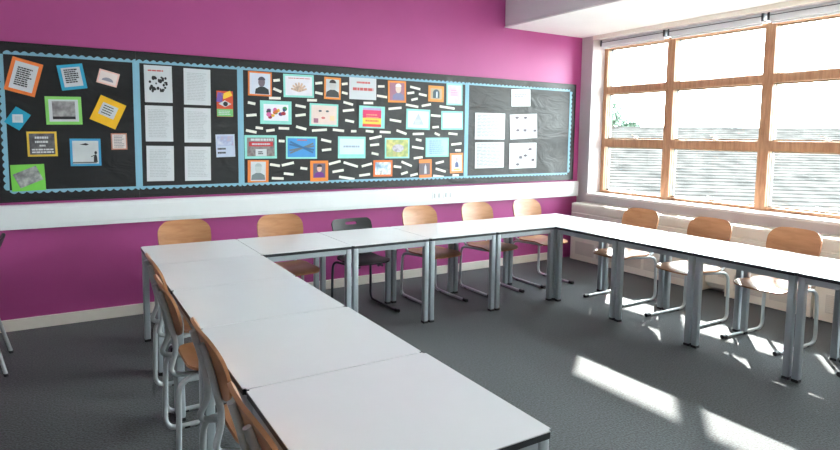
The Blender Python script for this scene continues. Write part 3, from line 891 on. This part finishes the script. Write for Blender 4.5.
r, w, h = poster('c1', 'tall turquoise edged lilac poster, top right of the wide board', TUR, 0.02, G_P, sheet=picture_mat('lilac_pink', [(190, 190, 220), (226, 196, 220), (214, 216, 232)], 10))
text(r, -0.05, 0.05, -0.02, 0.06, 3, card(226, 160, 190), seed=52)
r, w, h = poster('t5', 'turquoise edged white poster with a grey triangle', TUR, 0.022, G_P, sheet=card(228, 234, 240))
MB().prism([(-0.075, -0.06), (0.075, -0.06), (0.0, 0.07)], YS-0.001, YS).build('triangle', card(184, 194, 204), r)
text(r, -0.045, 0.045, -0.05, 0.0, 3, M_PAPER, y=YS-0.0011, seed=53)
r, w, h = poster('t6', 'turquoise edged white poster with faint centred writing', TUR, 0.022, G_P, sheet=card(230, 236, 240))
text(r, -0.10, 0.10, -0.05, 0.07, 4, card(196, 204, 212), seed=54, fill=0.35)
r, w, h = poster('b4', 'turquoise edged poster with an olive and grey picture', TUR, 0.018, G_P, sheet=picture_mat('olive_scene', [(120, 120, 90), (214, 206, 130), (150, 170, 110), (200, 180, 120)], 9))
MB().prism(ell(0.01, 0.0, 0.075, 0.045), YS-0.001, YS).build('grey_shape', picture_mat('grey_lilac', [(120, 120, 126), (200, 196, 206), (100, 104, 110)], 16), r)
r, w, h = poster('b5', 'turquoise edged poster of pale blue paragraphs', TUR, 0.018, G_P, sheet=card(176, 210, 236))
text(r, -0.11, 0.11, -0.08, 0.085, 7, card(120, 160, 206), seed=56, fill=0.4)
r, w, h = poster('o7', 'orange edged wide picture of a blue and white scene', (236, 118, 56), 0.022, G_P, sheet=picture_mat('blue_white_scene', [(70, 86, 110), (150, 180, 206), (232, 238, 242), (120, 100, 100)], 12))
r, w, h = poster('o8', 'orange topped dark picture of a pale standing figure', (238, 136, 70), 0.0, G_P)
pic(r, 0.150, 0.135, card(110, 100, 106), -0.012, -0.004, y=-0.0021, name='sheet')
MB().prism([(-0.018, -0.06), (0.016, -0.06), (0.012, 0.02), (0.0, 0.05), (-0.014, 0.02)], YS-0.001, YS).build('pale_figure', card(200, 196, 206), r)
r, w, h = poster('o9', 'orange edged white picture with a small dark figure, bottom right', (240, 146, 84), 0.024, G_P)
MB().prism([(-0.025, -0.05), (0.03, -0.05), (0.022, 0.0), (0.0, 0.02), (-0.02, 0.0)], YS-0.001, YS).build('robe', card(90, 100, 140), r)
MB().prism(ell(0.0, 0.045, 0.02, 0.024), YS-0.001, YS).build('face', card(200, 180, 176), r)
MB().slab(0.0, -0.076, 0.09, 0.02, YS-0.001, YS).build('yellow_footer', card(240, 206, 110), r)

G_R = 'white sheets on the crumpled board'
labs = {'s0': 'small white notice at the top of the crumpled board', 's1': 'large pale text sheet, upper left of the four', 's2': 'large white sheet with dots, upper right of the four',
        's3': 'large pale text sheet, lower left of the four', 's4': 'large white sheet with dots, lower right of the four'}
for k, (key, lab) in enumerate(labs.items()):
    r, w, h = poster(key, lab, None, 0, G_R, 'sheet of paper', name='notice_sheet')
    if key == 's0':
        text(r, -0.11, 0.11, -0.03, 0.06, 3, card(110, 116, 120), y=-0.0021, seed=60, fill=0.35)
    elif key in ('s1', 's3'):
        text(r, -0.20, 0.20, -0.14, 0.14, 16, card(128, 134, 138), y=-0.0021, seed=60+k, fill=0.45)
    else:
        pts = [(-0.11, 0.115), (0.03, 0.11), (-0.10, -0.045), (0.02, -0.05), (0.19, -0.06)] if key == 's2' else [(0.12, 0.08), (-0.04, -0.02), (0.04, 0.0), (-0.09, -0.11), (0.17, -0.06)]
        for a_, b_ in pts: MB().prism(ell(a_, b_, 0.03, 0.017, 12), -0.003, -0.0021).build('printed_dot', card(84, 78, 90), r)
        text(r, -0.19, 0.19, -0.13, 0.13, 7, card(138, 142, 148), y=-0.0020, seed=70+k, fill=0.2)

# ---- small white paper strips pinned between the posters of the wide board
SHORT = dict(o1='suited person picture', t1='hands poster', o2='black and white portrait', w1='red lettered white poster', t2='multicoloured crowd poster',
             t3='poster with red lips', b1='red banner poster', b2='bright blue poster', b3='plain pale turquoise poster', o3='pale sketch picture',
             o4='portrait in purple', t4='striped poster', o5='white haired portrait', o6='dark arch picture', c1='tall lilac poster', t5='grey triangle poster',
             t6='faint centred writing poster', b4='olive picture poster', b5='pale blue paragraphs poster', o7='blue and white scene',
             o8='pale standing figure picture', o9='small dark figure picture')
def where(x, z):
    best = None
    for k in SHORT:
        px, pz, pw, ph, pa = POST[k]
        dx = max(abs(x-px)-pw/2, 0); dz = max(abs(z-pz)-ph/2, 0); d = math.hypot(dx, dz)
        if best is None or d < best[0]:
            if dx >= dz: side = 'right of' if x > px else 'left of'
            else: side = 'above' if z > pz else 'below'
            best = (d, k, side)
    return best[1], best[2]
groups = {}
for s in STRIPS: groups.setdefault(where(s[0], s[1]), []).append(s)
proto_strip = None
for (k, side), L in groups.items():
    vert = side in ('left of', 'right of')
    L.sort(key=(lambda s: -s[1]) if vert else (lambda s: s[0]))
    n = len(L)
    for i, (x, z, ln, a) in enumerate(L):
        if n == 1: pre = 'the only white paper strip'
        else:
            if vert: wd = ['upper', 'lower'] if n == 2 else ['uppermost', 'middle', 'lowest'] if n == 3 else ['uppermost', 'second', 'third', 'lowest'] if n == 4 else ['uppermost', 'second', 'third', 'fourth', 'lowest']
            else: wd = ['left', 'right'] if n == 2 else ['leftmost', 'middle', 'rightmost'] if n == 3 else ['leftmost', 'second', 'third', 'rightmost'] if n == 4 else ['leftmost', 'second', 'third', 'fourth', 'rightmost']
            pre = '%s of the %s white paper strips' % (wd[min(i, len(wd)-1)], ['', '', 'two', 'three', 'four', 'five', 'six'][n])
        o = MB().slab(0, 0, ln, 0.026, -0.0012, 0).build('paper_strip', M_STRIPP)
        o.location = (x, YF-0.0005, z)
        o.rotation_euler = (0, -math.radians(a), 0)
        tag(o, '%s just %s the %s' % (pre, side, SHORT[k]), 'paper strip', 'white paper strips on the wide board')
# ------------------------------------------------------------------ outside
ground = MB().box(6.6, 90, -50, 60, -4.2, -4.0)
struct('ground', ground, mat('grey_yard_paving', srgb(150, 152, 150), rough=0.9, var=0.08), label='paved yard below the classroom window')
def tile_mat():
    m = bpy.data.materials.new('weathered_roof_slates'); m.use_nodes = True
    nt = m.node_tree; nd = nt.nodes; lk = nt.links; b = nd['Principled BSDF']; b.inputs['Roughness'].default_value = 0.9; b.inputs['Specular IOR Level'].default_value = 0.0
    tc = nd.new('ShaderNodeTexCoord')
    n = nd.new('ShaderNodeTexNoise'); n.inputs['Scale'].default_value = 2.2; n.inputs['Detail'].default_value = 8
    lk.new(tc.outputs['Object'], n.inputs['Vector'])
    r = nd.new('ShaderNodeValToRGB')
    r.color_ramp.elements[0].color = (*srgb(43, 42, 41), 1); r.color_ramp.elements[1].color = (*srgb(66, 64, 62), 1)
    r.color_ramp.elements[0].position = 0.3; r.color_ramp.elements[1].position = 0.7
    lk.new(n.outputs['Fac'], r.inputs['Fac']); lk.new(r.outputs['Color'], b.inputs['Base Color'])
    return m
M_SLATE = tile_mat()
# neighbouring building: a long shallow slated roof whose ridge runs across the view
ang = math.radians(-40)
nb = empty('neighbouring_building', (20.5, 12.0, -4.0), ang, 'low neighbouring building with a shallow grey slated roof', 'building')
# local x along the ridge, local -y towards the classroom
L2 = 24.0
RIDGE, EAVE, RUN = 6.02, 3.10, 13.0
s_ = MB().box(-L2, L2, -RUN+0.6, RUN-0.6, 0, EAVE-0.2)
s_.build('wall', mat('pale_render', srgb(206, 204, 198), rough=0.8), nb)
rf = MB()
rf_pts = []
N = 46
for side in (-1, 1):
    for k in range(N):
        a0 = k/N; a1 = (k+1)/N
        y0, y1 = side*RUN*(1-a0), side*RUN*(1-a1)
        z0, z1 = EAVE+(RIDGE-EAVE)*a0, EAVE+(RIDGE-EAVE)*a1
        q = [(-L2, y0, z0+0.026), (L2, y0, z0+0.026), (L2, y1, z1), (-L2, y1, z1), (-L2, y0, z0-0.02), (L2, y0, z0-0.02)]
        v = [rf.bm.verts.new(p) for p in q]
        rf.bm.faces.new(v[:4]); rf.bm.faces.new((v[4], v[5], v[1], v[0]))
rf.build('slate_roof', M_SLATE, nb)
MB().box(-L2, L2, -0.12, 0.12, RIDGE-0.05, RIDGE+0.04, 0.03).build('ridge_cap', M_SLATE, nb)
# tree behind the roof
def tree(x, y, h, rad, label):
    r = empty('leafy_tree', (x, y, -4.0), 0, label, 'tree', 'trees beyond the roof')
    rd = random.Random(int(x*10))
    MB().tube([(0, 0, 0), (0.1, 0, h*0.45), (0, 0.1, h*0.85)], 0.22, seg=8, fillet=0.3).build('trunk', mat('bark', srgb(96, 84, 74), rough=0.9, var=0.2), r, smooth=True)
    cr = MB()
    for k in range(900):
        # leaf clumps scattered through a lobed crown
        th, ph = rd.uniform(0, 2*PI), math.acos(rd.uniform(-1, 1))
        rr = rad*(0.55+0.45*rd.random())*(0.8+0.2*math.sin(3*th+2*ph))
        c = Vector((rr*math.sin(ph)*math.cos(th), rr*math.sin(ph)*math.sin(th), h-rad*0.9+rr*math.cos(ph)*1.1))
        s = rd.uniform(0.12, 0.26)
        R = Matrix.Rotation(rd.uniform(0, 6.28), 3, 'X') @ Matrix.Rotation(rd.uniform(0, 6.28), 3, 'Z')
        vs = [cr.bm.verts.new(c + R @ Vector(p)) for p in ((-s, 0, 0), (0, -s*0.6, 0.05), (s, 0, 0), (0, s*0.6, 0.05))]
        cr.bm.faces.new(vs)
    cr.build('foliage', mat('grey_green_leaves', srgb(62, 80, 66), rough=0.8, var=0.3, scale=1.5), r)
tree(36.0, 31.0, 8.5, 1.5, 'taller grey green tree behind the roof at the left of the window')
tree(36.0, 28.8, 6.9, 1.0, 'lower grey green tree behind the roof, right of the taller one')

# ------------------------------------------------------------------ light
# unseen glowing panels added under the ceiling to brighten the room
M_FILL = bpy.data.materials.new('fill_glow'); M_FILL.use_nodes = True
M_FILL.node_tree.nodes['Principled BSDF'].inputs['Emission Color'].default_value = (0.95, 1.0, 1.0, 1)
M_FILL.node_tree.nodes['Principled BSDF'].inputs['Emission Strength'].default_value = 0.5
k = 0
spotn = ['over the left run, near the magenta wall', 'over the middle, near the magenta wall', 'over the left run, near the camera', 'over the middle, near the camera']
for ly in (4.1, 1.2):
    for lx in (0.3, 3.2):
        r = empty('added_fill_panel', (lx, ly, ROOM_Z), 0, 'added unseen fill panel '+spotn[k], 'ceiling light', 'added fill panels'); k += 1
        fr = MB()
        for a, c, d, e in ((-0.62, 0.62, 0.28, 0.31), (-0.62, 0.62, -0.31, -0.28), (-0.62, -0.59, -0.28, 0.28), (0.59, 0.62, -0.28, 0.28)): fr.box(a, c, d, e, -0.02, -0.001)
        fr.build('frame', M_TRUNK, r)
        MB().box(-0.59, 0.59, -0.28, 0.28, -0.014, -0.002).build('glow_panel', M_FILL, r)
wd = bpy.data.worlds.new('overcast_bright_sky'); SC.world = wd; wd.use_nodes = True
nt = wd.node_tree; bg = nt.nodes['Background']
tc = nt.nodes.new('ShaderNodeTexCoord'); sp = nt.nodes.new('ShaderNodeSeparateXYZ'); rp = nt.nodes.new('ShaderNodeValToRGB')
nt.links.new(tc.outputs['Generated'], sp.inputs['Vector']); nt.links.new(sp.outputs['Z'], rp.inputs['Fac'])
rp.color_ramp.elements[0].position = 0.0; rp.color_ramp.elements[0].color = (0.92, 1.0, 0.985, 1)
rp.color_ramp.elements[1].position = 0.9; rp.color_ramp.elements[1].color = (0.82, 0.93, 1.0, 1)
nt.links.new(rp.outputs['Color'], bg.inputs['Color'])
bg.inputs['Strength'].default_value = 8.0
sun = bpy.data.lights.new('sun', 'SUN'); sun.energy = 7.5; sun.angle = math.radians(0.9); sun.color = (1.0, 0.96, 0.9)
so = bpy.data.objects.new('sun', sun); COL.objects.link(so)
so.location = (20, 15, 18)
so.rotation_euler = Vector((-1.0, -0.78, -0.826)).to_track_quat('-Z', 'Y').to_euler()
# ------------------------------------------------------------------ camera
F_, CX, CY, YAW, PITCH, ROLL, HC = (584.2959, 409.3102, 189.0311, 30.8683, -5.2457, 0.6441, 1.6569)
cd = bpy.data.cameras.new('camera'); co = bpy.data.objects.new('camera', cd); COL.objects.link(co)
cd.sensor_fit = 'HORIZONTAL'; cd.sensor_width = 36.0
cd.lens = F_/840*36.0
cd.shift_x = (420-CX)/840; cd.shift_y = (CY-225)/840
y_, p_, r_ = (math.radians(a) for a in (YAW, PITCH, ROLL))
Fv = Vector((math.sin(y_)*math.cos(p_), math.cos(y_)*math.cos(p_), math.sin(p_)))
Rv = Vector((math.cos(y_), -math.sin(y_), 0)); Uv = Rv.cross(Fv)
R2 = Rv*math.cos(r_) + Uv*math.sin(r_); U2 = -Rv*math.sin(r_) + Uv*math.cos(r_)
co.matrix_world = Matrix(((R2.x, U2.x, -Fv.x, 0), (R2.y, U2.y, -Fv.y, 0), (R2.z, U2.z, -Fv.z, HC), (0, 0, 0, 1)))
cd.clip_start = 0.02; cd.clip_end = 300
SC.camera = co

vs = SC.view_settings
vs.view_transform = 'Standard'; vs.look = 'None'; vs.gamma = 1.0; vs.use_curve_mapping = False
vs.exposure = 1.95
SC.cycles.use_denoising = True
SC.cycles.max_bounces = 12; SC.cycles.diffuse_bounces = 8
SC.cycles.sample_clamp_indirect = 8.0
